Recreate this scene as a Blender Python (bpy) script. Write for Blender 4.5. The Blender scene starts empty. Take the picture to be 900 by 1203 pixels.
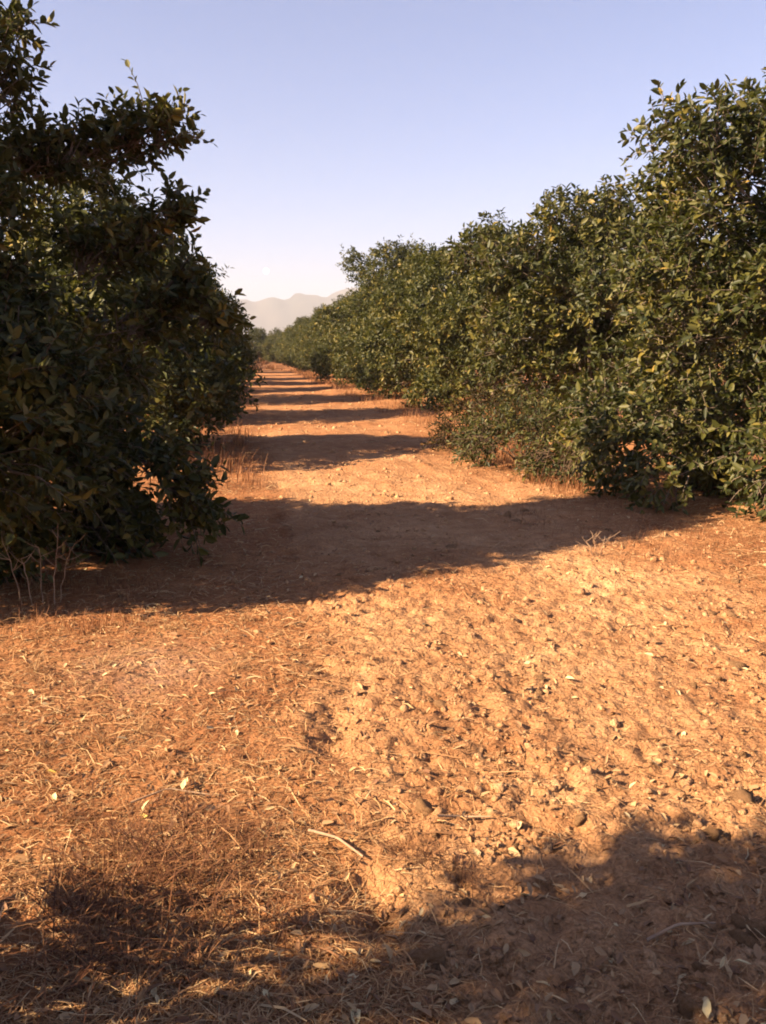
import bpy, math
import numpy as np
from mathutils import Vector, Matrix, Euler

R = math.radians
sc = bpy.context.scene
col = sc.collection

# ------------------------------------------------------------------ camera
cam_d = bpy.data.cameras.new("camera")
cam = bpy.data.objects.new("camera", cam_d)
col.objects.link(cam)
cam.location = (0, 0, 1.6)
cam.rotation_euler = (R(90 - 10.35), 0, R(-9.0))
cam_d.sensor_fit = 'VERTICAL'
cam_d.sensor_height = 24
cam_d.lens = 20.78
cam_d.clip_start = 0.05
cam_d.clip_end = 20000
sc.camera = cam

# ------------------------------------------------------------------ sky and sun
SUN_EL, SUN_AZ = 30.5, 258.0          # azimuth clockwise from +Y (the row direction)
world = bpy.data.worlds.new("World")
sc.world = world
world.use_nodes = True
wn, wl = world.node_tree.nodes, world.node_tree.links
wn.clear()
wo = wn.new('ShaderNodeOutputWorld')
bg = wn.new('ShaderNodeBackground')
sky = wn.new('ShaderNodeTexSky')
sky.sky_type = 'NISHITA'
sky.sun_disc = False
sky.sun_elevation = R(SUN_EL)
sky.sun_rotation = R(SUN_AZ)
sky.air_density = 0.8
sky.dust_density = 0.6
sky.ozone_density = 3.0
tint = wn.new('ShaderNodeMix'); tint.data_type = 'RGBA'; tint.blend_type = 'MULTIPLY'
tint.inputs['Factor'].default_value = 1.0
tint.inputs['B'].default_value = (1.06, 0.95, 1.05, 1)     # the phone's warm-violet white balance
wl.new(sky.outputs[0], tint.inputs['A'])
wl.new(tint.outputs['Result'], bg.inputs['Color'])
bg.inputs['Strength'].default_value = 0.05
wl.new(bg.outputs[0], wo.inputs['Surface'])

sun_d = bpy.data.lights.new("sun", 'SUN')
sun_d.energy = 5.0
sun_d.angle = R(0.55)
sun_d.color = (1.0, 0.77, 0.50)
sun = bpy.data.objects.new("sun", sun_d)
col.objects.link(sun)
az, el = R(SUN_AZ), R(SUN_EL)
to_sun = Vector((math.sin(az) * math.cos(el), math.cos(az) * math.cos(el), math.sin(el)))
sun.rotation_euler = to_sun.to_track_quat('Z', 'Y').to_euler()
sun.location = to_sun * 60

vs = sc.view_settings
vs.view_transform = 'Standard'
vs.look = 'None'
vs.gamma = 1
vs.exposure = 2.12
vs.use_curve_mapping = False
cy = sc.cycles
cy.max_bounces = 3
cy.diffuse_bounces = 1
cy.glossy_bounces = 2
cy.transmission_bounces = 2
cy.transparent_max_bounces = 6
cy.volume_bounces = 0
cy.use_denoising = True
cy.filter_width = 1.9

# ------------------------------------------------------------------ helpers
def hash2(ix, iy, seed):
    h = (ix.astype(np.int64) * 374761393 + iy.astype(np.int64) * 668265263 + seed * 1442695041) & 0xFFFFFFFF
    h = ((h ^ (h >> 13)) * 1274126177) & 0xFFFFFFFF
    h = (h ^ (h >> 16)) & 0xFFFFFFFF
    return h.astype(np.float64) / 4294967295.0

def gnoise(x, y, seed=0):
    """gradient noise, about -1..1"""
    x = np.asarray(x, float); y = np.asarray(y, float)
    ix, iy = np.floor(x), np.floor(y)
    fx, fy = x - ix, y - iy
    u = fx * fx * fx * (fx * (fx * 6 - 15) + 10)
    v = fy * fy * fy * (fy * (fy * 6 - 15) + 10)
    def g(a, b):
        t = hash2(ix + a, iy + b, seed) * 2 * np.pi
        return np.cos(t) * (fx - a) + np.sin(t) * (fy - b)
    n = (g(0, 0) * (1 - u) + g(1, 0) * u) * (1 - v) + (g(0, 1) * (1 - u) + g(1, 1) * u) * v
    return n * 1.5

def sstep(a, b, x):
    t = np.clip((np.asarray(x, float) - a) / (b - a), 0, 1)
    return t * t * (3 - 2 * t)

def mesh_from(name, verts, faces_flat, loop_n, mat=None, smooth=False):
    """verts (n,3); faces_flat: vertex ids; loop_n: an int or an array of face sizes"""
    me = bpy.data.meshes.new(name)
    verts = np.ascontiguousarray(verts, dtype=np.float32)
    faces_flat = np.ascontiguousarray(faces_flat, dtype=np.int32).ravel()
    if np.isscalar(loop_n):
        nf = len(faces_flat) // loop_n
        tot = np.full(nf, loop_n, dtype=np.int32)
    else:
        tot = np.asarray(loop_n, dtype=np.int32); nf = len(tot)
    start = np.concatenate(([0], np.cumsum(tot)[:-1])).astype(np.int32)
    me.vertices.add(len(verts)); me.vertices.foreach_set('co', verts.ravel())
    me.loops.add(len(faces_flat)); me.loops.foreach_set('vertex_index', faces_flat)
    me.polygons.add(nf)
    me.polygons.foreach_set('loop_start', start)
    try:
        me.polygons.foreach_set('loop_total', tot)
    except Exception:
        pass
    if smooth:
        me.polygons.foreach_set('use_smooth', np.ones(nf, dtype=bool))
    me.update(calc_edges=True)
    if mat: me.materials.append(mat)
    return me

def add(name, me, parent=None, label=None, cat=None, group=None, kind=None, loc=None):
    o = bpy.data.objects.new(name, me)
    col.objects.link(o)
    if parent: o.parent = parent
    if loc is not None: o.location = loc
    if label: o['label'] = label
    if cat: o['category'] = cat
    if group: o['group'] = group
    if kind: o['kind'] = kind
    return o

def norm(a):
    return a / np.maximum(np.linalg.norm(a, axis=-1, keepdims=True), 1e-9)

class Tubes:
    """collects tapered tubes into one mesh"""
    def __init__(s): s.v, s.f, s.n = [], [], 0
    def tube(s, pts, rad, k=6):
        pts = np.asarray(pts, float); m = len(pts)
        t = norm(np.gradient(pts, axis=0))
        ref = np.array([0.31, 0.17, 0.93]) if abs(t[0, 2]) < .8 else np.array([1., .2, .1])
        a = norm(np.cross(t, ref)); b = np.cross(t, a)
        an = np.arange(k) / k * 2 * np.pi
        rad = np.asarray(rad, float).reshape(m, 1, 1)
        ring = pts[:, None] + rad * (a[:, None] * np.cos(an)[None, :, None] + b[:, None] * np.sin(an)[None, :, None])
        s.v.append(ring.reshape(-1, 3))
        i = np.arange(m - 1)[:, None] * k; j = np.arange(k)[None]; jn = (j + 1) % k
        q = np.stack([i + j, i + jn, i + k + jn, i + k + j], -1).reshape(-1, 4) + s.n
        s.f.append(q); s.n += m * k
    def mesh(s, name, mat):
        return mesh_from(name, np.concatenate(s.v), np.concatenate(s.f), 4, mat, True)

def bez(p0, p1, p2, n):
    t = np.linspace(0, 1, n)[:, None]
    return (1 - t) ** 2 * np.asarray(p0) + 2 * t * (1 - t) * np.asarray(p1) + t * t * np.asarray(p2)

# ------------------------------------------------------------------ materials
def mat_new(name):
    m = bpy.data.materials.new(name); m.use_nodes = True
    nt = m.node_tree; nt.nodes.clear()
    out = nt.nodes.new('ShaderNodeOutputMaterial')
    return m, nt.nodes, nt.links, out

def ramp(n, stops):
    r = n.new('ShaderNodeValToRGB'); e = r.color_ramp.elements
    while len(e) < len(stops): e.new(0.5)
    for i, (p, c) in enumerate(stops):
        e[i].position = p; e[i].color = (*c, 1)
    return r

def leaf_material(name, stops, trans=0.16, rough=0.5, spec=0.24, tcol=(0.13, 0.14, 0.02), und=(0.075, 0.082, 0.036)):
    m, n, l, out = mat_new(name)
    geo = n.new('ShaderNodeNewGeometry')
    rp = ramp(n, stops)
    l.new(geo.outputs['Random Per Island'], rp.inputs['Fac'])
    # undersides of the leaves are paler and duller
    under = n.new('ShaderNodeMix'); under.data_type = 'RGBA'
    under.inputs['B'].default_value = (*und, 1)
    mul = n.new('ShaderNodeMath'); mul.operation = 'MULTIPLY'; mul.inputs[1].default_value = 0.55
    l.new(geo.outputs['Backfacing'], mul.inputs[0]); l.new(mul.outputs[0], under.inputs['Factor'])
    l.new(rp.outputs['Color'], under.inputs['A'])
    tcn = n.new('ShaderNodeTexCoord')
    cn = n.new('ShaderNodeTexNoise'); cn.inputs['Scale'].default_value = 1.5; cn.inputs['Detail'].default_value = 3
    l.new(tcn.outputs['Object'], cn.inputs['Vector'])
    cr_ = ramp(n, [(.36, (.52, .60, .62)), (.5, (.95, .95, .95)), (.66, (1.85, 1.5, 1.1))])      # yellower young growth, plus lit and dark clumps painted into the leaf colour
    l.new(cn.outputs['Fac'], cr_.inputs['Fac'])
    cm = n.new('ShaderNodeMix'); cm.data_type = 'RGBA'; cm.blend_type = 'MULTIPLY'; cm.inputs['Factor'].default_value = 1
    l.new(under.outputs['Result'], cm.inputs['A']); l.new(cr_.outputs['Color'], cm.inputs['B'])
    under = cm
    p = n.new('ShaderNodeBsdfPrincipled')
    p.inputs['Roughness'].default_value = rough
    p.inputs['Specular IOR Level'].default_value = spec
    l.new(under.outputs['Result'], p.inputs['Base Color'])
    tr = n.new('ShaderNodeBsdfTranslucent'); tr.inputs['Color'].default_value = (*tcol, 1)
    mx = n.new('ShaderNodeMixShader'); mx.inputs['Fac'].default_value = trans
    l.new(p.outputs[0], mx.inputs[1]); l.new(tr.outputs[0], mx.inputs[2])
    l.new(mx.outputs[0], out.inputs['Surface'])
    return m

GREENS = [(0.0, (0.022, 0.028, 0.008)), (0.45, (0.042, 0.047, 0.012)), (0.78, (0.090, 0.086, 0.020)),
          (0.975, (0.11, 0.098, 0.026)), (1.0, (0.17, 0.13, 0.04))]
M_leaf = leaf_material('leaf_green', GREENS)

def bark_material(name, c1, c2, rough=0.9):
    m, n, l, out = mat_new(name)
    tc = n.new('ShaderNodeTexCoord')
    nz = n.new('ShaderNodeTexNoise'); nz.inputs['Scale'].default_value = 14; nz.inputs['Detail'].default_value = 6
    l.new(tc.outputs['Object'], nz.inputs['Vector'])
    rp = ramp(n, [(0.3, c1), (0.7, c2)])
    l.new(nz.outputs['Fac'], rp.inputs['Fac'])
    p = n.new('ShaderNodeBsdfPrincipled'); p.inputs['Roughness'].default_value = rough
    l.new(rp.outputs['Color'], p.inputs['Base Color'])
    b = n.new('ShaderNodeBump'); b.inputs['Strength'].default_value = 0.6; b.inputs['Distance'].default_value = 0.02
    l.new(nz.outputs['Fac'], b.inputs['Height']); l.new(b.outputs[0], p.inputs['Normal'])
    l.new(p.outputs[0], out.inputs['Surface'])
    return m

M_bark = bark_material('bark', (0.10, 0.07, 0.05), (0.20, 0.15, 0.11))
M_darktwig = bark_material('brush_stem', (.05, .03, .018), (.11, .065, .038))
M_twig = bark_material('dry_twig', (0.22, 0.13, 0.08), (0.40, 0.27, 0.17))

def straw_material(name, stops, trans=0.2):
    m, n, l, out = mat_new(name)
    geo = n.new('ShaderNodeNewGeometry')
    rp = ramp(n, stops)
    l.new(geo.outputs['Random Per Island'], rp.inputs['Fac'])
    p = n.new('ShaderNodeBsdfPrincipled'); p.inputs['Roughness'].default_value = 0.7
    p.inputs['Specular IOR Level'].default_value = 0.25
    l.new(rp.outputs['Color'], p.inputs['Base Color'])
    tr = n.new('ShaderNodeBsdfTranslucent'); l.new(rp.outputs['Color'], tr.inputs['Color'])
    mx = n.new('ShaderNodeMixShader'); mx.inputs['Fac'].default_value = trans
    l.new(p.outputs[0], mx.inputs[1]); l.new(tr.outputs[0], mx.inputs[2])
    l.new(mx.outputs[0], out.inputs['Surface'])
    return m

M_straw = straw_material('straw', [(0, (0.24, 0.11, 0.05)), (0.5, (0.42, 0.225, 0.10)), (0.85, (0.54, 0.335, 0.16)), (1, (0.66, 0.48, 0.26))])
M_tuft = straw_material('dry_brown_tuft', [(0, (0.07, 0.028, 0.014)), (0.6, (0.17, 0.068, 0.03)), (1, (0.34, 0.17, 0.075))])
M_redgrass = straw_material('dry_red_grass', [(0, (0.12, 0.045, 0.022)), (0.5, (0.25, 0.105, 0.045)), (1, (0.40, 0.20, 0.09))])
M_litter = straw_material('leaf_litter', [(0, (0.16, 0.075, 0.04)), (0.5, (0.32, 0.18, 0.09)), (0.88, (0.46, 0.30, 0.15)), (1, (0.64, 0.50, 0.28))], 0.1)
M_paleleaf = straw_material('pale_fallen_leaf', [(0, (0.55, 0.42, 0.2)), (1, (0.72, 0.60, 0.34))], 0.1)
M_yellowleaf = straw_material('yellow_fallen_leaf', [(0, (0.58, 0.46, 0.12)), (1, (0.66, 0.50, 0.14))], 0.1)
M_redleaf = straw_material('red_fallen_leaf', [(0, (0.36, 0.13, 0.05)), (1, (0.40, 0.17, 0.07))], 0.1)

def soil_material(name, with_straw=True):
    m, n, l, out = mat_new(name)
    tc = n.new('ShaderNodeTexCoord')
    def noise(scale, det=5, rough=0.6):
        z = n.new('ShaderNodeTexNoise'); z.inputs['Scale'].default_value = scale
        z.inputs['Detail'].default_value = det; z.inputs['Roughness'].default_value = rough
        l.new(tc.outputs['Object'], z.inputs['Vector']); return z
    big, mid, fine = noise(0.55, 4), noise(5, 6, .65), noise(70, 5, .7)
    ra = ramp(n, [(0.25, (0.25, 0.105, 0.048)), (0.55, (0.375, 0.178, 0.082)), (0.8, (0.47, 0.255, 0.125))])   # reddish, littered
    rb = ramp(n, [(0.25, (0.34, 0.175, 0.086)), (0.5, (0.49, 0.283, 0.150)), (0.75, (0.58, 0.365, 0.208))])       # pale dusty, broken
    l.new(mid.outputs['Fac'], ra.inputs['Fac']); l.new(mid.outputs['Fac'], rb.inputs['Fac'])
    at = n.new('ShaderNodeAttribute'); at.attribute_name = 'dust'
    r1m = n.new('ShaderNodeMix'); r1m.data_type = 'RGBA'
    if with_straw:
        l.new(at.outputs['Fac'], r1m.inputs['Factor'])
    else:
        r1m.inputs['Factor'].default_value = .9
    l.new(ra.outputs['Color'], r1m.inputs['A']); l.new(rb.outputs['Color'], r1m.inputs['B'])
    if with_straw:                                   # a paler, greyer patch on the verge
        aa = n.new('ShaderNodeAttribute'); aa.attribute_name = 'grey_patch'
        grey_patch = n.new('ShaderNodeMix'); grey_patch.data_type = 'RGBA'; grey_patch.inputs['B'].default_value = (.52, .40, .32, 1)
        l.new(aa.outputs['Fac'], grey_patch.inputs['Factor']); l.new(r1m.outputs['Result'], grey_patch.inputs['A']); r1m = grey_patch
    r2 = ramp(n, [(0.3, (0.72, 0.62, 0.56)), (0.7, (1.12, 1.1, 1.06))])
    l.new(big.outputs['Fac'], r2.inputs['Fac'])
    mu = n.new('ShaderNodeMix'); mu.data_type = 'RGBA'; mu.blend_type = 'MULTIPLY'; mu.inputs['Factor'].default_value = 1 if with_straw else 0
    l.new(r1m.outputs['Result'], mu.inputs['A']); l.new(r2.outputs['Color'], mu.inputs['B'])
    r3 = ramp(n, [(0.3, (0.7, 0.66, 0.62)), (0.7, (1.25, 1.25, 1.22))])
    l.new(fine.outputs['Fac'], r3.inputs['Fac'])
    mv = n.new('ShaderNodeMix'); mv.data_type = 'RGBA'; mv.blend_type = 'MULTIPLY'; mv.inputs['Factor'].default_value = 1
    l.new(mu.outputs['Result'], mv.inputs['A']); l.new(r3.outputs['Color'], mv.inputs['B'])
    p = n.new('ShaderNodeBsdfPrincipled'); p.inputs['Roughness'].default_value = 0.95
    p.inputs['Specular IOR Level'].default_value = 0.1
    l.new(mv.outputs['Result'], p.inputs['Base Color'])
    fine2 = noise(38, 8, .75)
    b = n.new('ShaderNodeBump'); b.inputs['Strength'].default_value = 1.0; b.inputs['Distance'].default_value = 0.016
    l.new(fine2.outputs['Fac'], b.inputs['Height'])
    # crumbly aggregates of two sizes
    warp = noise(16, 3, .6)
    wv = n.new('ShaderNodeVectorMath'); wv.operation = 'MULTIPLY_ADD'
    wv.inputs[1].default_value = (.05, .05, .05)
    l.new(warp.outputs['Color'], wv.inputs[0]); l.new(tc.outputs['Object'], wv.inputs[2])
    prev = b
    for sc_, di in ((24, .02), (62, .009)):
        vo = n.new('ShaderNodeTexVoronoi'); vo.inputs['Scale'].default_value = sc_
        l.new(wv.outputs[0], vo.inputs['Vector'])
        b2 = n.new('ShaderNodeBump'); b2.invert = True; b2.inputs['Strength'].default_value = .8; b2.inputs['Distance'].default_value = di
        l.new(vo.outputs['Distance'], b2.inputs['Height']); l.new(prev.outputs[0], b2.inputs['Normal']); prev = b2
    l.new(prev.outputs[0], p.inputs['Normal'])
    l.new(p.outputs[0], out.inputs['Surface'])
    return m
M_soil = soil_material('soil')
M_clod = soil_material('clod_soil', False)

# ------------------------------------------------------------------ ground
ROW_L, ROW_R = -2.4, 6.6

def tilled(x, y):
    """1 on the broken, cloddy soil down the alley, 0 on the straw-covered verge"""
    e = 0.25 + 0.22 * gnoise(y * 0.7, x * 0 + 3.3, 5) + 0.10 * gnoise(y * 2.6, x * 0, 6)
    a = sstep(e - 0.1, e + 0.3, x)
    b = 1 - sstep(2.9, 3.9, x + 0.4 * gnoise(y * .5, x * .5, 7))
    return a * (0.25 + 0.75 * b)

def height(x, y):
    x = np.asarray(x, float); y = np.asarray(y, float)
    d = np.hypot(x, y)
    near = 1 - sstep(9, 26, d)
    mid = 1 - sstep(40, 130, d)
    t = tilled(x, y)
    h = 0.05 * gnoise(x / 3.1, y / 2.7, 1) * mid
    h += 0.06 * gnoise(x / 9 + 5, y / 3.4, 2) * mid * sstep(8, 14, y)
    h += 0.10 * np.exp(-((x - ROW_L) / 1.6) ** 2) * mid + 0.10 * np.exp(-((x - ROW_R) / 1.9) ** 2) * mid
    h += (0.035 * gnoise(x / .8, y / .7, 18) + .018 * gnoise(x / .33, y / .33, 19)) * sstep(7, 12, d) * (1 - sstep(35, 70, d))
    # disc-plough lines along the row
    lines = gnoise(x / 0.34 + .5 * gnoise(x, y * .8, 14), y / 1.3, 3)
    h += 0.010 * lines * t * (1 - sstep(12, 30, d))
    # the rut between verge and tilled soil
    e = 0.30 + 0.10 * gnoise(y * 0.9, x * 0, 15) + 0.05 * gnoise(y * 4, x * 0, 16)
    h += -0.055 * np.exp(-((x - e - .05) / 0.075) ** 2) * near * sstep(0.0, .35, gnoise(y * 1.6 + .9, x * 0, 17) + .05)
    bil = lambda s, sd: 1 - np.abs(gnoise(x / s, y / s, sd)) * 2
    amp = near * (0.30 + 0.70 * t)
    h += 0.028 * (0.6 - bil(0.26, 8)) * amp * (.5 + .8 * gnoise(x / .7, y / .7, 12))
    h += 0.011 * (0.6 - bil(0.12, 9)) * amp * (1 - sstep(5, 9, d))
    h += 0.016 * gnoise(x / 0.06 + .6 * gnoise(x / .1, y / .1, 61), y / 0.06, 10) * amp * (1 - sstep(5, 10, d))
    h += 0.005 * gnoise(x / 0.025, y / 0.025, 11) * (1 - sstep(3, 6, d))
    return h

def axis(fine0, fine1, step, growth, lo, hi):
    a = [fine0]
    mid = list(np.arange(fine0, fine1, step))
    up, s, v = [], step, mid[-1]
    while v < hi:
        s *= growth; v += s; up.append(min(v, hi))
    dn, s, v = [], step, fine0
    while v > lo:
        s *= growth; v -= s; dn.append(max(v, lo))
    return np.array(dn[::-1] + mid + up)
gx = axis(-1.9, 3.2, 0.022, 1.06, -5200, 5200)
gy = axis(1.5, 6.2, 0.021, 1.026, -5200, 5200)
# behind the camera the sheet may coarsen quickly
keep = np.ones(len(gy), bool)
idx = np.where(gy < 1.2)[0]
keep[idx[1:-1:1]] = (np.arange(len(idx) - 2) % 6 == 0)
gy = gy[keep]
XX, YY = np.meshgrid(gx, gy)
V = np.stack([XX, YY, height(XX, YY)], -1).reshape(-1, 3)
nx, ny = len(gx), len(gy)
i = (np.arange(ny - 1)[:, None] * nx + np.arange(nx - 1)[None]).ravel()
F = np.stack([i, i + 1, i + 1 + nx, i + nx], -1)
gme = mesh_from('ground', V, F, 4, M_soil, True)
dust = np.clip(tilled(XX, YY) * (.75 + .7 * gnoise(XX / 1.3, YY / 1.7, 51)) + .25 * gnoise(XX / .3, YY / .3, 52), 0, 1) * (1 - .55 * sstep(8, 20, YY))
at = gme.attributes.new('dust', 'FLOAT', 'POINT'); at.data.foreach_set('value', dust.astype(np.float32).ravel())
def grey_patch_at(x, y):
    d2 = ((x + .52) / .34) ** 2 + ((y - 4.3) / .42) ** 2
    return np.clip(np.exp(-d2) * (1.0 + .8 * gnoise(x / .12, y / .12, 55)) * .36, 0, .45)
at = gme.attributes.new('grey_patch', 'FLOAT', 'POINT'); at.data.foreach_set('value', grey_patch_at(XX, YY).astype(np.float32).ravel())
ground = add('ground', gme, kind='structure')

rng = np.random.default_rng(11)

# soil clods ---------------------------------------------------------
def ico(sub):
    import bmesh
    bm = bmesh.new(); bmesh.ops.create_icosphere(bm, subdivisions=sub, radius=1)
    v = np.array([x.co[:] for x in bm.verts]); f = np.array([[q.index for q in p.verts] for p in bm.faces])
    bm.free(); return v, f
def clod_shape(sub, seed):
    v, f = ico(sub); r = np.random.default_rng(seed)
    for _ in range(5):                       # chop flat facets off the lump
        nrm = norm(r.normal(size=3)); c = r.uniform(0.55, 0.85)
        dd = v @ nrm; v = v - np.where(dd > c, dd - c, 0)[:, None] * nrm
    v *= 1 + 0.19 * r.normal(size=(len(v), 1))
    return v * np.array([1.0, r.uniform(.65, .95), r.uniform(.5, .75)]), f

def rand_rot(n, r, tilt=0.5):
    a = r.uniform(0, 2 * np.pi, n); b = r.normal(0, tilt, n); c = r.normal(0, tilt, n)
    ca, sa, cb, sb, cc, s2 = np.cos(a), np.sin(a), np.cos(b), np.sin(b), np.cos(c), np.sin(c)
    Z = np.zeros(n); O = np.ones(n)
    A = np.stack([ca, -sa, Z, sa, ca, Z, Z, Z, O], -1).reshape(-1, 3, 3)
    B = np.stack([cb, Z, sb, Z, O, Z, -sb, Z, cb], -1).reshape(-1, 3, 3)
    C = np.stack([O, Z, Z, Z, cc, -s2, Z, s2, cc], -1).reshape(-1, 3, 3)
    return A @ B @ C

def sample_ground(n, r, dens):
    """points in the visible near wedge, thinned by dens(x, y) in 0..1"""
    y = 1.7 * (34 / 1.7) ** (r.random(n * 4) ** 1.25)
    x = r.uniform(-0.42, 0.85, n * 4) * (y + 0.6) + 0.05
    m = (r.random(n * 4) < dens(x, y)) & (x < 5.5) & (x > -3)
    return x[m][:n], y[m][:n]

def clod_d(x, y):
    ln = gnoise(x / 0.42, y / 1.1, 21); cl = gnoise(x / .19, y / .19, 22)
    return np.clip(tilled(x, y) * (0.10 + 1.3 * np.clip(ln + .05, 0, 1) * np.clip(.35 + cl, 0, 1) * 1.6) + 0.03, 0, 1)
big_shapes = [clod_shape(2, s) for s in range(4)]
small_shapes = [clod_shape(1, 50 + s) for s in range(5)]
big_me = []
for k, (v, f) in enumerate(big_shapes):
    big_me.append(mesh_from('clod', v, f, 3, M_clod, False))
x, y = sample_ground(295, rng, lambda a, b: clod_d(a, b) ** 1.5)
size = np.clip(rng.lognormal(math.log(0.031), 0.42, len(x)), 0.014, 0.056)
z = height(x, y)
for k in range(len(x)):
    o = add('clod', big_me[k % 4], ground)
    s = size[k]
    o.location = (x[k], y[k], z[k] - s * 0.1)
    o.rotation_euler = (rng.normal(0, .4), rng.normal(0, .4), rng.uniform(0, 6.28))
    o.scale = (s, s, s)
def scatter(shapes, x, y, z, size, r, tilt, name, mat, smooth=False, lift=0.1):
    vs_, fs_, n0 = [], [], 0
    kinds = r.integers(0, len(shapes), len(x))
    rot = rand_rot(len(x), r, tilt)
    for k, (v, f) in enumerate(shapes):
        m = kinds == k
        if not m.any(): continue
        vv = np.einsum('nij,vj->nvi', rot[m], v) * size[m][:, None, None]
        vv += np.stack([x[m], y[m], z[m] + lift * size[m]], -1)[:, None]
        cnt = m.sum()
        fs_.append((f[None] + (np.arange(cnt) * len(v))[:, None, None]).reshape(-1, f.shape[1]) + n0)
        vs_.append(vv.reshape(-1, 3)); n0 += cnt * len(v)
    return mesh_from(name, np.concatenate(vs_), np.concatenate(fs_), shapes[0][1].shape[1], mat, smooth)
x, y = sample_ground(17000, rng, clod_d)
size = np.clip(rng.lognormal(math.log(0.0085), 0.62, len(x)), 0.002, 0.032) * np.minimum(0.75 + y * .10, 2.6)
add('soil_crumbs', scatter(small_shapes, x, y, height(x, y), size, rng, .6, 'soil_crumbs', M_clod, False, -.15), ground, kind='stuff')

# straw and litter ---------------------------------------------------
def straw_mesh(name, x, y, z, length, width, r, mat, lift=0.004, arch=0.12, up=0.09):
    n = len(x)
    a = r.uniform(0, 2 * np.pi, n)
    d = np.stack([np.cos(a), np.sin(a), r.normal(up * .5, up, n)], -1); d = norm(d)
    s = norm(np.stack([-np.sin(a), np.cos(a), r.normal(0, .5, n)], -1))
    bend = r.normal(0, 0.07, n)[:, None] * s * length[:, None]
    u = np.zeros((n, 3)); u[:, 2] = np.abs(r.normal(0, arch * .6, n)) * length
    p0 = np.stack([x, y, z + lift], -1)
    p1 = p0 + d * length[:, None] * .5 + bend + u
    p2 = p0 + d * length[:, None]
    w = s * (width[:, None] * .5)
    v = np.stack([p0 - w, p0 + w, p1 - w, p1 + w, p2 - w * .4, p2 + w * .4], 1)
    v[:, :, 2] = np.maximum(v[:, :, 2], height(v[:, :, 0], v[:, :, 1]) + 0.0015)
    f = np.array([[0, 1, 3, 2], [2, 3, 5, 4]])
    F = (f[None] + (np.arange(n) * 6)[:, None, None]).reshape(-1, 4)
    return mesh_from(name, v.reshape(-1, 3), F, 4, mat, True)

def straw_d(x, y):
    pat = gnoise(x / 0.55, y / 0.55, 31) + .5 * gnoise(x / .2, y / .2, 32)
    left = 1 - tilled(x, y)
    rows = sstep(3.0, 4.0, x)
    return (1 - .75 * grey_patch_at(x, y)) * np.clip((0.22 + 0.9 * left + .35 * rows) * (0.45 + 0.8 * np.clip(pat + .25, 0, 1)), 0, 1)
x, y = sample_ground(75000, rng, straw_d)
n = len(x)
add('straw_mulch', straw_mesh('straw_mulch', x, y, height(x, y), rng.lognormal(math.log(.05), .55, n) * (0.75 + .05 * y),
    rng.lognormal(math.log(.0021), .4, n) * (0.75 + .12 * y), rng, M_straw), kind='stuff',
    label='loose dry straw matting the soil between the tree rows', cat='straw')

def leaf_shape(w=0.2, fold=0.08, curl=0.12):
    v = np.array([[0, 0, 0], [.3, w, fold], [.72, w * .8, fold * .6 - curl * .5], [1, 0, -curl], [.72, -w * .8, fold * .6 - curl * .5], [.3, -w, fold]])
    return v, np.array([[0, 1, 2, 3], [0, 3, 4, 5]])
lit_shapes = [leaf_shape(.2, .12, .2), leaf_shape(.16, .2, -.15), leaf_shape(.24, .05, .3)]
x, y = sample_ground(6500, rng, lambda a, b: np.clip(.45 + .5 * straw_d(a, b), 0, 1))
size = rng.uniform(.014, .05, len(x))
add('leaf_litter', scatter(lit_shapes, x, y, height(x, y) + .004, size, rng, .35, 'leaf_litter', M_litter, False, .12), kind='stuff',
    label='small brown fallen leaves strewn over the soil', cat='leaf litter')

# ------------------------------------------------------------------ trees
def leaves_geometry(base, direc, normal, length, width, four=True):
    """arrays per leaf -> verts, faces"""
    n = len(base)
    d = norm(direc); s = norm(np.cross(d, normal)); u = np.cross(s, d)
    L = length[:, None]; W = width[:, None]
    if four:
        P = [base,
             base + d * L * .30 + s * W * .5 + u * W * .18,
             base + d * L * .70 + s * W * .42 + u * W * .02,
             base + d * L - u * L * .14,
             base + d * L * .70 - s * W * .42 + u * W * .02,
             base + d * L * .30 - s * W * .5 + u * W * .18]
        f = np.array([[0, 1, 2, 3], [0, 3, 4, 5]])
    else:
        P = [base, base + d * L * .5 + s * W * .5 + u * W * .15, base + d * L - u * L * .12, base + d * L * .5 - s * W * .5 + u * W * .15]
        f = np.array([[0, 1, 2], [0, 2, 3]])
    v = np.stack(P, 1)
    F = (f[None] + (np.arange(n) * v.shape[1])[:, None, None]).reshape(-1, f.shape[1])
    return v.reshape(-1, 3), F

def build_lobes(r, prof, n_per_area=1.7, rad=(.30, .62), lean=(0, 0), jit=(.72, 1.14)):
    """lobes (x, y, z, radius) set just inside a surface of revolution; prof = [(z, r), ...]"""
    zs = np.array([p[0] for p in prof]); rs = np.array([p[1] for p in prof])
    out = []
    z = zs[0] + .25
    while z < zs[-1] - .15:
        rr = np.interp(z, zs, rs)
        k = max(3, int(round(2 * np.pi * rr * n_per_area * .5)))
        ph = r.uniform(0, 6.28)
        for j in range(k):
            a = ph + (j + r.uniform(-.35, .35)) / k * 2 * np.pi
            lr = r.uniform(*rad) * (0.6 + .4 * min(1, rr / 1.2))
            q = max(0.0, rr * r.uniform(*jit) - lr * .75)
            out.append((q * math.cos(a) + lean[0] * z, q * math.sin(a) + lean[1] * z, max(.2, z + r.uniform(-.2, .2)), lr))
        z += r.uniform(.42, .55)
    top = zs[-1]
    out.append((lean[0] * top, lean[1] * top, top - .35, .4))
    for zz in (.8, 1.5, 2.2, 2.9):
        out.append((0, 0, zz, np.interp(zz, zs, rs) * .55))
    return np.array(out)

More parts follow.
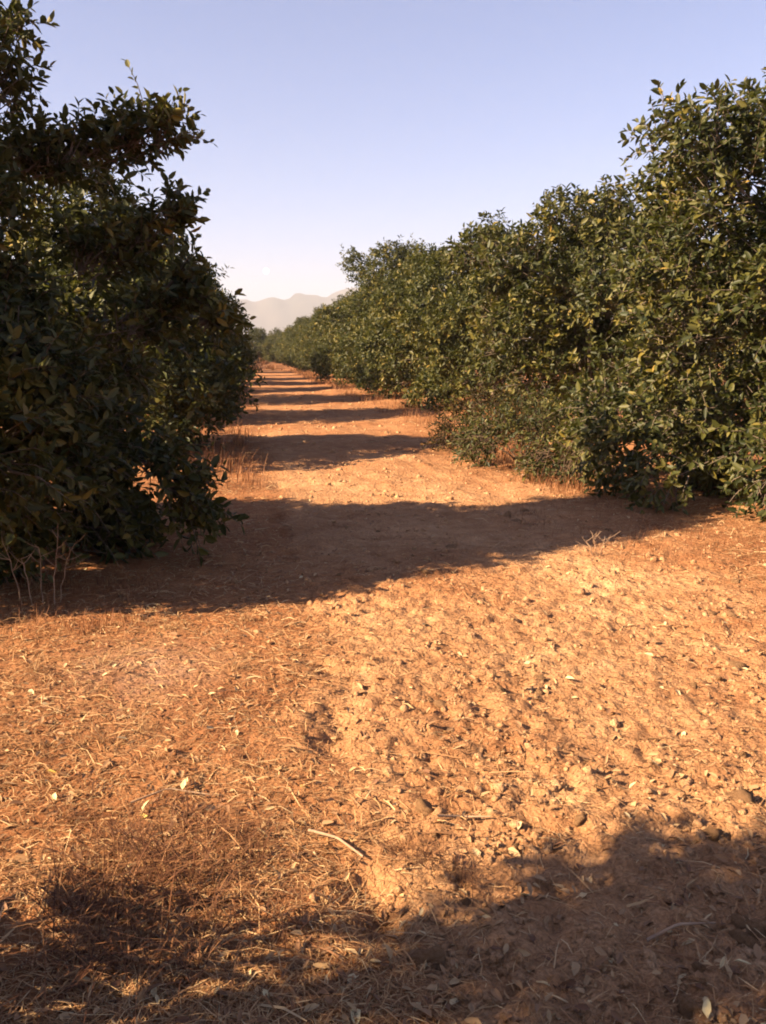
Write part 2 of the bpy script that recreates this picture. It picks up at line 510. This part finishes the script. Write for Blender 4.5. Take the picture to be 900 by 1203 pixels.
def build_tree(r, lobes, n_sprigs, per, leaf_len, four=True, shoots=60, core=None, top_z=4.2):
    """returns sprig stems and leaf arrays"""
    area = np.maximum(lobes[:, 3] ** 2, .05)
    li = r.choice(len(lobes), n_sprigs, p=area / area.sum())
    dirn = norm(r.normal(size=(n_sprigs, 3)))
    c = lobes[li, :3]; rad = lobes[li, 3]
    ax = c.copy(); ax[:, 2] = np.maximum(ax[:, 2] * .55, .4); ax[:, :2] *= 0.0
    outw = norm(c - ax)
    flip = (dirn * outw).sum(1) < -0.25
    dirn[flip] *= -1
    depth = np.where(r.random(n_sprigs) < .72, r.uniform(.72, 1.0, n_sprigs), r.uniform(.2, .8, n_sprigs))
    flat = np.array([1, 1, .9])
    pos = c + dirn * flat * (rad * depth)[:, None]
    low = sstep(1.2, .2, pos[:, 2])
    grow = dirn * .8 + outw * .45 + r.normal(size=(n_sprigs, 3)) * .38
    grow[:, 2] += .32 - .75 * (1 - sstep(.2, 1.3, pos[:, 2]))
    grow = norm(grow)
    slen = r.uniform(.16, .36, n_sprigs)
    # upright shoots that break the outline
    if shoots:
        hi = np.argsort(-(lobes[:, 2] + lobes[:, 3] + r.normal(0, .5, len(lobes))))[:max(6, len(lobes) // 3)]
        sl = r.choice(hi, shoots)
        sd = norm(np.stack([r.normal(0, .6, shoots), r.normal(0, .6, shoots), np.abs(r.normal(.6, .5, shoots))], -1))
        sp = lobes[sl, :3] + sd * (lobes[sl, 3] * .85)[:, None]
        sg = norm(sd * .8 + np.array([0, 0, .55]) + r.normal(size=(shoots, 3)) * .2)
        pos = np.concatenate([pos, sp]); grow = np.concatenate([grow, sg])
        slen = np.concatenate([slen, r.uniform(.28, .62, shoots)])
    S = len(pos)
    a1 = norm(np.cross(grow, np.array([.2, .3, 1.0]) + r.normal(size=(S, 3)) * .3)); b1 = np.cross(grow, a1)
    t = (np.arange(per) + .6) / per
    t = np.clip(t[None] + r.uniform(-.05, .05, (S, per)), .03, 1)
    ph = r.uniform(0, 6.28, S)[:, None] + np.arange(per)[None] * 2.4 + r.normal(0, .35, (S, per))
    sag = np.zeros((S, per, 3)); sag[:, :, 2] = -(t ** 2) * slen[:, None] * .22
    bp = pos[:, None] + grow[:, None] * (t * slen[:, None])[..., None] + sag
    radial = a1[:, None] * np.cos(ph)[..., None] + b1[:, None] * np.sin(ph)[..., None]
    fwd = .35 + .75 * t[..., None] ** 2
    ld = norm(radial * .85 + grow[:, None] * fwd + r.normal(size=(S, per, 3)) * .22 + np.array([0, 0, -.12]))
    ln = norm(grow[:, None] * .75 + np.array([0, 0, .55]) - radial * .15 + r.normal(size=(S, per, 3)) * .62)
    L = leaf_len * r.uniform(.5, 1.28, (S, per)) * (1 - .25 * (t > .9))
    W = L * r.uniform(.36, .50, (S, per))
    ok = (bp[..., 2] > .05).ravel()
    arr = dict(base=bp.reshape(-1, 3)[ok], d=ld.reshape(-1, 3)[ok], n=ln.reshape(-1, 3)[ok], L=L.ravel()[ok], W=W.ravel()[ok])
    stems = (pos, grow, slen)
    return arr, stems

def stems_into(T, stems, every=1):
    pos, grow, slen = stems
    for k in range(0, len(pos), every):
        p = pos[k]; g = grow[k]; L = slen[k]
        T.tube([p - g * .12, p + g * L * .5, p + g * L + np.array([0, 0, -.22 * L])], [.005, .0035, .0015], 3)

def skeleton(T, r, lobes, spread=1.0):
    """trunk is separate: limbs from the fork to the lobes"""
    fork = np.array([0, 0, .62])
    n_main = 6
    mains = []
    for k in range(n_main):
        a = k / n_main * 6.28 + r.uniform(-.3, .3); ht = r.uniform(1.7, 2.8); q = r.uniform(.4, .9) * spread
        tip = np.array([q * math.cos(a), q * math.sin(a), ht])
        mid = np.array([q * .7 * math.cos(a), q * .7 * math.sin(a), ht * .5])
        pts = bez(fork, mid, tip, 7); mains.append(pts)
        T.tube(pts, np.linspace(.055, .02, 7), 6)
    allp = np.concatenate(mains)
    for q_, lb in enumerate(lobes):
        c = lb[:3]
        if q_ and np.linalg.norm(c - lobes[q_ - 1][:3]) < .48:      # the next stretch of one branch
            pv_ = lobes[q_ - 1][:3]
            T.tube(bez(pv_, (pv_ + c) / 2 + r.normal(0, .015, 3), c, 4), np.linspace(.008, .004, 4), 5)
            continue
        j = np.argmin(np.linalg.norm(allp - c * np.array([.6, .6, .8]), axis=1))
        p0 = allp[j]; mid = (p0 + c) / 2 + np.array([0, 0, .12])
        T.tube(bez(p0, mid, c, 6) + np.concatenate([np.zeros((1, 3)), r.normal(0, .02, (4, 3)), np.zeros((1, 3))]), np.linspace(.013, .004, 6), 5)

def trunk_mesh(r):
    T = Tubes()
    z = np.array([-.15, .0, .12, .35, .55, .75])
    pts = np.stack([.02 * np.sin(z * 5), .02 * np.cos(z * 4) - .02, z], -1)
    T.tube(pts, [.17, .14, .115, .10, .105, .085], 10)
    return T.mesh('trunk', M_bark)

def leaf_unit_mesh():
    v, F = leaves_geometry(np.zeros((1, 3)), np.array([[1., 0, 0]]), np.array([[0, 0, 1.]]), np.array([1.0]), np.array([.43]))
    return mesh_from('leaf', v, F, 4, M_leaf, False)
LEAF_ME = leaf_unit_mesh()

def tree_object(name, loc, crown_me, limb_me, trunk_me, rot=0, scale=(1, 1, 1), **kw):
    t = add(name, None, loc=loc, **kw)
    t.empty_display_size = .3
    t.rotation_euler = (0, 0, rot); t.scale = scale
    tr = add('trunk', trunk_me, t); add('limbs', limb_me, tr)
    cr = add('crown', crown_me, t)
    return t, cr

ROUGH = dict(n_per_area=1.35, rad=(.26, .72), jit=(.62, 1.2))
def near_tree(seed, prof, extra, n_sprigs, per, leaf_len, loc, parts, shoots, lean=(0, 0), thin=None, spread=.9, lob={}, **kw):
    r = np.random.default_rng(seed)
    lobes = build_lobes(r, prof, lean=lean, **lob)
    if thin is not None: lobes = lobes[~thin(lobes)]
    if len(extra): lobes = np.concatenate([lobes, np.array(extra)])
    arr, stems = build_tree(r, lobes, n_sprigs, per, leaf_len, True, shoots)
    base = np.array(loc)
    wp = arr['base'] + base
    arr['base'][:, 2] = np.maximum(arr['base'][:, 2], .05)
    pick = np.zeros(len(wp), bool)
    if parts:
        # the leaves on the outermost twigs, nearest the alley, stand as parts of their own
        dist = np.linalg.norm(wp - np.array([0, 0, 1.6]), axis=1)
        hub = np.array([0, 0, 1.7]); out = np.linalg.norm((arr['base'] - hub) * np.array([1, 1, .8]), axis=1)
        score = dist - 1.6 * out + r.uniform(0, 1.2, len(wp))
        pick[np.argsort(score)[:parts]] = True
    k = ~pick
    v, F = leaves_geometry(arr['base'][k], arr['d'][k], arr['n'][k], arr['L'][k], arr['W'][k])
    cme = mesh_from('crown', v, F, 4, M_leaf, False)
    T = Tubes(); skeleton(T, r, lobes, spread); stems_into(T, stems, 1)
    t, cr = tree_object('orchard_tree', loc, cme, T.mesh('limbs', M_bark), trunk_mesh(r), **kw)
    cr['kind'] = 'stuff'
    for j in np.where(pick)[0]:
        d = norm(arr['d'][j]); s = norm(np.cross(d, arr['n'][j])); u = np.cross(s, d)
        o = add('leaf', LEAF_ME, cr)
        L = arr['L'][j]
        Mx = Matrix(((d[0], -s[0], u[0]), (d[1], -s[1], u[1]), (d[2], -s[2], u[2]))).to_4x4()
        Mx = Matrix.Translation(arr['base'][j]) @ Mx @ Matrix.Diagonal((L, L, L, 1))
        o.matrix_local = Mx
    return t

def chain(p0, p1, n, r0, r1):
    p0, p1 = np.array(p0), np.array(p1)
    return [tuple(p0 + (p1 - p0) * t) + (r0 + (r1 - r0) * t,) for t in np.linspace(0, 1, n)]

PROF = [(.05, 1.6), (.5, 2.05), (1.3, 2.3), (2.0, 1.85), (2.7, 1.4), (3.3, 1.1), (3.8, .9), (4.4, .4)]
SP = 7.2
PROF_L = [(.05, 1.5), (.5, 1.85), (1.3, 1.82), (2.0, 1.12), (2.4, .85), (2.7, .75), (3.3, .7), (3.8, .65), (4.4, .35)]
L1 = np.array([ROW_L - .15, 7.0, 0.0])
def rel(p): return tuple(np.array(p) - L1)
extraL = []
extraL += chain(rel((-1.75, 7.6, 2.95)), rel((-.58, 7.55, 3.24)), 7, .26, .12)     # long upper branch over the alley
extraL += chain(rel((-1.2, 7.45, 2.2)), rel((-.52, 7.42, 2.58)), 4, .26, .09)
extraL += chain(rel((-.85, 7.3, 1.75)), rel((-.48, 7.32, 2.12)), 3, .20, .08)
extraL += chain(rel((-.46, 7.28, 1.98)), rel((-.24, 7.24, 1.84)), 2, .04, .03)    # bare drooping twig
extraL += chain(rel((-1.95, 7.7, 3.5)), rel((-1.85, 7.85, 4.1)), 3, .34, .2)
extraL += chain(rel((-.75, 7.0, .75)), rel((-.45, 6.9, .42)), 3, .22, .14)        # low hanging skirt
extraL += [rel((-3.2, 6.2, 3.3)) + (.6,), rel((-3.4, 5.8, 2.8)) + (.6,), rel((-3.1, 6.4, 3.9)) + (.5,), rel((-3.6, 6.4, 3.4)) + (.6,)]  # unseen lobes added out of frame to widen this tree's shadow
near_tree(3, PROF_L, extraL, 9200, 10, .098, tuple(L1), 260, 40, spread=.5,
    label='tall dark shaded tree with branches reaching over the alley, dry weed stalks at its foot', cat='tree')

R1 = np.array([ROW_R, 8.7, 0.0])
PROF_R = [(.03, 1.95), (.6, 2.25), (1.5, 2.4), (2.3, 2.25), (3.0, 1.9), (3.5, 1.5), (3.9, .95), (4.25, .4)]
def relr(p): return tuple(np.array(p) - R1)
extraR = [relr((4.25, 9.75, .8)) + (.5,), relr((4.3, 9.1, .6)) + (.55,), relr((4.25, 8.2, .35)) + (.35,),
          relr((4.6, 8.6, 3.6)) + (.42,), relr((4.35, 9.0, 3.75)) + (.22,), relr((4.9, 9.6, 3.3)) + (.4,), relr((5.0, 9.2, 3.1)) + (.5,), relr((5.3, 8.6, 3.4)) + (.5,), relr((5.2, 10.0, 3.0)) + (.5,), relr((4.8, 8.4, 3.1)) + (.45,)]
near_tree(7, PROF_R, extraR, 8200, 10, .102, tuple(R1), 260, 70, lob=ROUGH, thin=lambda b: (b[:, 1] > 1.2) & (b[:, 0] < -.4) & (b[:, 2] > .9) & (b[:, 2] < 2.5),
    label='broad sunlit green tree whose lit leafy skirt touches the bright soil', cat='tree')
near_tree(19, PROF_R, [(-2.1, .3, 3.3, .5), (-1.9, -1.0, 3.1, .45)], 5200, 9, .125, (ROW_R, 8.7 + SP + .3, 0), 0, 60, lob=ROUGH, thin=lambda b: (b[:, 1] < -.5) & (b[:, 0] < -.5) & (b[:, 2] > .9) & (b[:, 2] < 2.3),
    label='sunlit tree with a deep shadow across its lower half, dry brush at its foot', cat='tree')

def proto(seed, prof, n_sprigs, per, leaf_len, extra=(), lob=None):
    r = np.random.default_rng(seed)
    lobes = build_lobes(r, prof, **(ROUGH if lob is None else lob))
    if len(extra): lobes = np.concatenate([lobes, np.array(extra)])
    arr, stems = build_tree(r, lobes, n_sprigs, per, leaf_len, False, 70)
    v, F = leaves_geometry(arr['base'], arr['d'], arr['n'], arr['L'], arr['W'], False)
    cme = mesh_from('crown', v, F, 3, M_leaf, False)
    T = Tubes(); skeleton(T, r, lobes)
    return cme, T.mesh('limbs', M_bark), trunk_mesh(r)
protos = [proto(31, PROF_R, 4000, 9, .145), proto(32, PROF, 4000, 9, .145), proto(33, [(z * 1.05, q * .97) for z, q in PROF_R], 4000, 9, .145)]
tall = proto(34, [(z * 1.2, q * .95) for z, q in PROF_R], 4600, 9, .145, chain((-1.2, 1.2, 4.3), (-1.6, 1.6, 4.9), 3, .5, .4))

rt = np.random.default_rng(5)
def put(pr, loc, label, group=None, s=None):
    s = s if s is not None else rt.uniform(.94, 1.06)
    t, cr = tree_object('orchard_tree', loc, *pr, rot=rt.uniform(0, 6.28), scale=(s, s, s * rt.uniform(.96, 1.05)), label=label, cat='tree', group=group)
    cr['kind'] = 'stuff'
# left row: the tree beside the photographer, then the row behind the first tree
first = proto(35, [(.05, 1.2), (.6, 1.4), (1.2, 1.65), (2.0, 2.2), (3.0, 2.65), (3.8, 2.5), (4.6, 1.7), (5.2, .6)], 12000, 9, .14,
              [(1.40, 3.25, .42, .17), (1.15, 3.0, .55, .22), (1.30, 2.72, .50, .24), (1.1, 2.45, .75, .28), (.8, 1.9, .9, .3), (0, 0, 3.6, 1.2)], lob={})  # low lobes and wide top added out of view to shape the soil shadow
t, cr = tree_object('orchard_tree', (ROW_L - .35, -1.22, 0), *first, label='tree before the dark one, its shadow lying across the nearest soil', cat='tree')
cr['kind'] = 'stuff'
for k in range(1, 16):
    put(protos[k % 3], (ROW_L + rt.uniform(-.15, .15), 7.0 + SP * k + rt.uniform(-.3, .3), 0),
        'tree of the shaded row standing behind the tall dark tree', 'trees of the shaded row')
# right row
for k in range(2, 16):
    loc = (ROW_R + rt.uniform(-.2, .2), 8.7 + SP * k + rt.uniform(-.3, .3), 0)
    if k == 4:
        t, cr = tree_object('orchard_tree', loc, *tall, scale=(1.08, 1.08, 1.1), label='tallest tree of the sunlit row with a clump rising above its neighbours', cat='tree')
        cr['kind'] = 'stuff'
    elif k == 2:
        put(protos[0], loc, 'sunlit tree right behind the deeply shadowed tree of its row', s=1.03)
    elif k == 3:
        put(protos[2], loc, 'sunlit tree just before the tallest tree of its row', s=1.08)
    elif k == 5:
        put(protos[0], loc, 'sunlit tree just past the tallest tree of its row', s=1.16)
    else:
        put(protos[k % 3], loc, 'smaller looking sunlit tree farther along the alley beyond the tallest one', 'far trees of the sunlit row', s=rt.uniform(.92, 1.04))
for k in range(4):
    put(protos[(k + 1) % 3], (ROW_R + 8.9, 11.5 + SP * k + rt.uniform(-.3, .3), 0), 'tree of the next row glimpsed through gaps behind the broad sunlit tree', 'trees of the next row', s=1.05)
for k, xx in enumerate((-3.0, -.2, 2.4, 5.0, 8.5)):
    put(protos[k % 3], (xx, 124 + rt.uniform(-2, 2), 0), 'dark tree closing the far end of the alley', 'trees at the end of the alley', s=.95)

# ------------------------------------------------------------------ dry plants
M_brush = leaf_material('brush_leaf', [(0, (.018, .018, .006)), (.5, (.036, .027, .010)), (.85, (.075, .042, .015)), (1, (.17, .085, .03))], .12, .8, .08, (.07, .04, .01), (.035, .025, .010))
def shrub(seed, loc, lobes, n_sprigs, label, mat):
    r = np.random.default_rng(seed); lobes = np.array(lobes, float)
    arr, stems = build_tree(r, lobes, n_sprigs, 7, .075, True, 0)
    t = add('shrub', None, loc=(loc[0], loc[1], float(height(loc[0], loc[1]))), label=label, cat='shrub')
    v, F = leaves_geometry(arr['base'], arr['d'], arr['n'], arr['L'], arr['W'] * .8)
    cr = add('foliage', mesh_from('foliage', v, F, 4, mat, False), t); cr['kind'] = 'stuff'
    T = Tubes(); stems_into(T, stems, 2)
    for lb in lobes:
        T.tube(bez((0, 0, -.03), (lb[0] * .3, lb[1] * .3, lb[2] * .7), lb[:3], 5), np.linspace(.016, .006, 5), 5)
    add('stems', T.mesh('stems', M_darktwig), t)
shrub(1, (3.75, 11.6), [(0, 0, .45, .4), (-.45, .1, .3, .32), (.4, .3, .5, .42), (.1, -.5, .28, .3), (-.3, .6, .4, .35)], 560,
      'dark green shrub between the sunlit skirt and the brown shrub', M_leaf)
shrub(2, (3.9, 13.6), [(0, 0, .55, .45), (-.5, .2, .4, .38), (.3, -.5, .5, .4), (-.2, .8, .45, .4)], 360,
      'brown half-dry shrub at the foot of the deeply shadowed tree', M_brush)
shrub(3, (4.05, 10.2), [(0, 0, .3, .3), (-.3, .25, .25, .25), (.2, .3, .4, .3)], 320,
      'low dark green shrub tucked against the lit leafy skirt', M_leaf)
def blades(r, n, spread, hgt, width, lean=.5, segs=3):
    """a tuft of dry grass blades about the origin -> verts, quads"""
    a = r.uniform(0, 6.28, n); q = np.abs(r.normal(0, spread, n))
    p = np.stack([q * np.cos(a), q * np.sin(a), np.zeros(n) - .01], -1)
    b = r.uniform(0, 6.28, n); ln = np.abs(r.normal(lean, lean * .5, n))
    H = hgt * r.uniform(.45, 1.15, n)
    out = np.stack([np.cos(b), np.sin(b), np.zeros(n)], -1)
    side = np.stack([-np.sin(b), np.cos(b), np.zeros(n)], -1)
    vs_ = []
    for k in range(segs + 1):
        t = k / segs
        c = p + out * (ln * H * t ** 1.8)[:, None] + np.array([0, 0, 1.]) * (H * (t - .25 * ln * t * t))[:, None]
        w = side * (width * (1 - t * .85) * .5)
        vs_ += [c - w, c + w]
    v = np.stack(vs_, 1); m = 2 * (segs + 1)
    f = np.array([[2 * k, 2 * k + 1, 2 * k + 3, 2 * k + 2] for k in range(segs)])
    F = (f[None] + (np.arange(n) * m)[:, None, None]).reshape(-1, 4)
    return v.reshape(-1, 3), F
rg = np.random.default_rng(77)
tuft_me = []
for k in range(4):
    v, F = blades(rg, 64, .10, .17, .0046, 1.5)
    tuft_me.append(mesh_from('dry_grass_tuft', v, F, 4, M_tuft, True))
straw_tuft = []
for k in range(3):
    v, F = blades(rg, 60, .06, .15, .004, 1.1)
    straw_tuft.append(mesh_from('dry_grass_tuft', v, F, 4, M_straw, True))

def tuft(me, x, y, s, label, group):
    o = add('dry_grass_tuft', me, label=label, cat='grass tuft', group=group, loc=(x, y, float(height(x, y))))
    o.scale = (s, s, s); o.rotation_euler = (0, 0, rg.uniform(0, 6.28))
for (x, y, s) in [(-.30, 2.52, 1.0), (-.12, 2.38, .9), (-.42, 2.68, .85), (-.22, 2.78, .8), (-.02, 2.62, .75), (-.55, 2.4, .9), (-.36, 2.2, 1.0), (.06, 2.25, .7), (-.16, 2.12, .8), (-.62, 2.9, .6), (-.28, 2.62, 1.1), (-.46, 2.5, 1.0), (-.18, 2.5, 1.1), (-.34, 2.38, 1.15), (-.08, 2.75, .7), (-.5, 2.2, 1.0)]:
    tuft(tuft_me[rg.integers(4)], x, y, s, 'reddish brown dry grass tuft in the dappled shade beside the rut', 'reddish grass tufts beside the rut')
for (x, y, s) in [(.55, 2.5, .55), (.62, 2.42, .6), (.5, 2.62, .5)]:
    tuft(tuft_me[rg.integers(4)], x, y, s, 'small wispy dry tuft at the edge of the big soil shadow', 'tufts at the shadow edge')
for k in range(22):
    y = rg.uniform(3.2, 6.2); x = rg.uniform(-1.6, .1) * min(1, y / 4.5)
    tuft(straw_tuft[rg.integers(3)], x, y, rg.uniform(.35, .7), 'low straw coloured grass tuft on the matted verge', 'straw tufts on the verge')

# dry grass under the rows: too many blades to count
vs_, fs_, n0 = [], [], 0
def strip(n, xr, yr, hgt, wid, npb=14):
    global n0
    for _ in range(n):
        y = yr[0] + (yr[1] - yr[0]) * rg.random() ** 1.4; x = rg.uniform(*xr)
        v, F = blades(rg, npb, .16, hgt, wid * (1 + y * .04), .5, 2)
        v = v + np.array([x, y, float(height(x, y))])
        vs_.append(v); fs_.append(F + n0); n0 += len(v)
strip(120, (-1.0, .1), (9.2, 60), .38, .006)
strip(230, (3.6, 4.8), (12, 70), .28, .006)
strip(120, (3.4, 4.7), (9.5, 16), .22, .006)
strip(60, (2.6, 4.4), (6.2, 9), .10, .004)
strip(70, (-2.2, -.6), (5.0, 6.2), .10, .004)
strip(60, (-1.0, 3.4), (70, 118), .4, .014)
add('dry_grass', mesh_from('dry_grass', np.concatenate(vs_), np.concatenate(fs_), 4, M_redgrass, True), kind='stuff',
    label='reddish dry grass fringing the feet of both tree rows', cat='dry grass')

def weed(name, loc, stems, label):
    t = add(name, None, loc=(loc[0], loc[1], float(height(loc[0], loc[1]))), label=label, cat='weed')
    r = np.random.default_rng(int(abs(loc[0] * 100)) + 3)
    for (dx, dy, lx, ly, h) in stems:
        T = Tubes()
        p0 = np.array([dx, dy, -.02]); p2 = np.array([dx + lx, dy + ly, h]); p1 = (p0 + p2) / 2 + np.array([-lx * .35, r.normal(0, .015), .02])
        pts = bez(p0, p1, p2, 8)
        pts[1:-1] += r.normal(0, .004, (6, 3))
        T.tube(pts, np.linspace(.0042, .0018, 8), 5)
        s = add('stem', T.mesh('stem', M_twig), t)
        for q in range(r.integers(4, 8)):
            T2 = Tubes(); b = pts[r.integers(3, 8)]
            e = b + np.array([r.normal(0, .07), r.normal(0, .04), r.uniform(.02, .10)])
            T2.tube(bez(b, (b + e) / 2 + np.array([0, 0, -.015]), e, 4), np.linspace(.0024, .0012, 4), 4)
            add('twig', T2.mesh('twig', M_twig), s)
    return t
weed('dry_weed', (-1.22, 5.62), [(-.16, 0, -.10, .02, .40), (-.05, .02, .0, 0, .36), (.03, -.02, .04, .02, .42), (.05, .03, .12, -.02, .38), (-.10, -.02, -.05, 0, .30)],
     'pale dry weed with bare forking stalks before the dark tree')
weed('dry_weed', (2.72, 6.45), [(0, 0, -.05, .02, .20), (.04, .01, .03, 0, .15), (-.03, .0, -.06, .0, .12)],
     'thin pale dry sprout at the shadow edge before the sunlit trees')
weed('dry_weed', (-.42, 13.0), [(0, 0, .05, 0, .6), (.08, .05, .15, 0, .5), (-.1, 0, -.1, .1, .55), (.15, -.1, .0, 0, .45)],
     'reddish dry weed beside the alley just past the dark tree')

# sticks -------------------------------------------------------------
def stick(pts, rad, label, group=None):
    T = Tubes(); P = np.array([[x, y, float(height(x, y)) + dz] for x, y, dz in pts])
    # smooth the polyline
    t = np.linspace(0, len(P) - 1, 12); P = np.stack([np.interp(t, np.arange(len(P)), P[:, k]) for k in range(3)], -1)
    o0 = P[0].copy(); T.tube(P - o0, np.linspace(rad, rad * .55, 12), 6)
    add('stick', T.mesh('stick', M_twig), loc=tuple(o0), label=label, cat='stick', group=group)
stick([(3.4, 10.5, .06), (3.65, 10.42, .10), (3.9, 10.46, .09), (4.15, 10.3, .13), (4.4, 10.28, .08)], .012, 'long pale stick lying in the shade under the sunlit trees')
stick([(.18, 2.72, .02), (.27, 2.66, .03), (.34, 2.55, .02)], .006, 'crooked pale twig lying across the rut')
stick([(.62, 2.72, .015), (.72, 2.75, .02), (.80, 2.70, .015)], .005, 'short pale twig lying on the cloddy soil')
stick([(1.05, 2.03, .02), (1.15, 2.05, .02), (1.28, 2.08, .02)], .005, 'straight dry stalk lying in the big soil shadow')
stick([(-.42, 2.95, .02), (-.30, 3.02, .03), (-.15, 2.98, .02)], .004, 'thin dry stalk lying in the straw')

# fallen leaves ------------------------------------------------------
fl = []
for k, (w, fo, cu) in enumerate([(.2, .10, .18), (.17, .16, -.12), (.23, .06, .25)]):
    v, F = leaf_shape(w, fo, cu)
    fl.append((v, F))
FLM = {}
for nm, mt in (('p', M_paleleaf), ('y', M_yellowleaf), ('r', M_redleaf)):
    FLM[nm] = [mesh_from('fallen_leaf', v, F, 4, mt, False) for v, F in fl]
def fallen(kind, x, y, s, label, group):
    o = add('fallen_leaf', FLM[kind][rg.integers(3)], label=label, cat='leaf', group=group, loc=(x, y, float(height(x, y)) + .012))
    o.scale = (s, s, s); o.rotation_euler = (rg.normal(0, .3), rg.normal(0, .3), rg.uniform(0, 6.28))
x, y = sample_ground(34, rg, lambda a, b: np.where(b < 7, 1.0, 0.0) * np.where(a < .35, 1, .45))
for k in range(len(x)):
    lit = tilled(x[k:k + 1], y[k:k + 1])[0]
    if k % 7 == 3:
        fallen('y', x[k], y[k], rg.uniform(.05, .075), 'yellow fallen leaf on the sunlit soil', 'yellow fallen leaves')
    else:
        fallen('p', x[k], y[k], rg.uniform(.03, .065), 'pale dry fallen leaf on the soil', 'pale fallen leaves')
fallen('r', .50, 1.98, .07, 'rust red fallen leaf in the big soil shadow', None)

# ------------------------------------------------------------------ mountains, moon, haze
m, n, l, out = mat_new('mountain')
p = n.new('ShaderNodeBsdfPrincipled'); p.inputs['Roughness'].default_value = 1
nz = n.new('ShaderNodeTexNoise'); nz.inputs['Scale'].default_value = .004; nz.inputs['Detail'].default_value = 8
tc = n.new('ShaderNodeTexCoord'); l.new(tc.outputs['Object'], nz.inputs['Vector'])
rp = ramp(n, [(.35, (.035, .035, .028)), (.65, (.09, .07, .055))]); l.new(nz.outputs['Fac'], rp.inputs['Fac'])
l.new(rp.outputs['Color'], p.inputs['Base Color']); l.new(p.outputs[0], out.inputs['Surface'])
M_mount = m
ax_ = np.linspace(-3000, 3000, 260); ay_ = np.linspace(3300, 4700, 70)
AX, AY = np.meshgrid(ax_, ay_)
crest = np.interp(AX, [-3000, -900, -260, -120, 0, 60, 140, 260, 420, 700, 1500, 3000], [220, 240, 240, 240, 228, 216, 226, 246, 275, 310, 280, 210])
crest = crest + 12 * gnoise(AX / 170, AX * 0, 41) + 9 * gnoise(AX / 60, AX * 0, 42)
rdg = 1 - np.abs(gnoise(AX / 260, AY / 330, 43))
prof_y = np.exp(-((AY - 4000 - 120 * gnoise(AX / 500, AX * 0, 44)) / 300) ** 2)
AZ = crest * prof_y * (.8 + .2 * rdg) + 18 * gnoise(AX / 90, AY / 90, 45) * prof_y - 6
Vm = np.stack([AX, AY, AZ], -1).reshape(-1, 3)
i = (np.arange(69)[:, None] * 260 + np.arange(259)[None]).ravel()
add('mountains', mesh_from('mountains', Vm, np.stack([i, i + 1, i + 261, i + 260], -1), 4, M_mount, True), kind='structure')

# the moon, low over the mountains in the daylight sky
M_moon, n, l, out = mat_new('moon')
em = n.new('ShaderNodeEmission'); em.inputs['Color'].default_value = (1, .93, .86, 1); em.inputs['Strength'].default_value = .95
tcm = n.new('ShaderNodeTexCoord'); nm_ = n.new('ShaderNodeTexNoise'); nm_.inputs['Scale'].default_value = .06
l.new(tcm.outputs['Object'], nm_.inputs['Vector'])
rm = ramp(n, [(.35, (.62, .58, .56)), (.6, (1, .95, .90))]); l.new(nm_.outputs['Fac'], rm.inputs['Fac']); l.new(rm.outputs['Color'], em.inputs['Color'])
l.new(em.outputs[0], out.inputs['Surface'])
v, f = ico(3)
add('moon', mesh_from('moon', v * 29, f, 3, M_moon, True), kind='structure', loc=(270, 9000, 760))

# haze: one closed box of even, thin air
import bmesh
bm = bmesh.new(); bmesh.ops.create_cube(bm, size=1)
me = bpy.data.meshes.new('haze'); bm.to_mesh(me); bm.free()
m, n, l, out = mat_new('haze_air')
pv = n.new('ShaderNodeVolumePrincipled')
pv.inputs['Color'].default_value = (.68, .69, .76, 1)
pv.inputs['Density'].default_value = 0.00027
pv.inputs['Anisotropy'].default_value = 0.0
l.new(pv.outputs[0], out.inputs['Volume'])
me.materials.append(m)
hz = add('haze', me, kind='stuff')
hz.scale = (10800, 10800, 390); hz.location = (0, 0, 390 / 2 - 8)
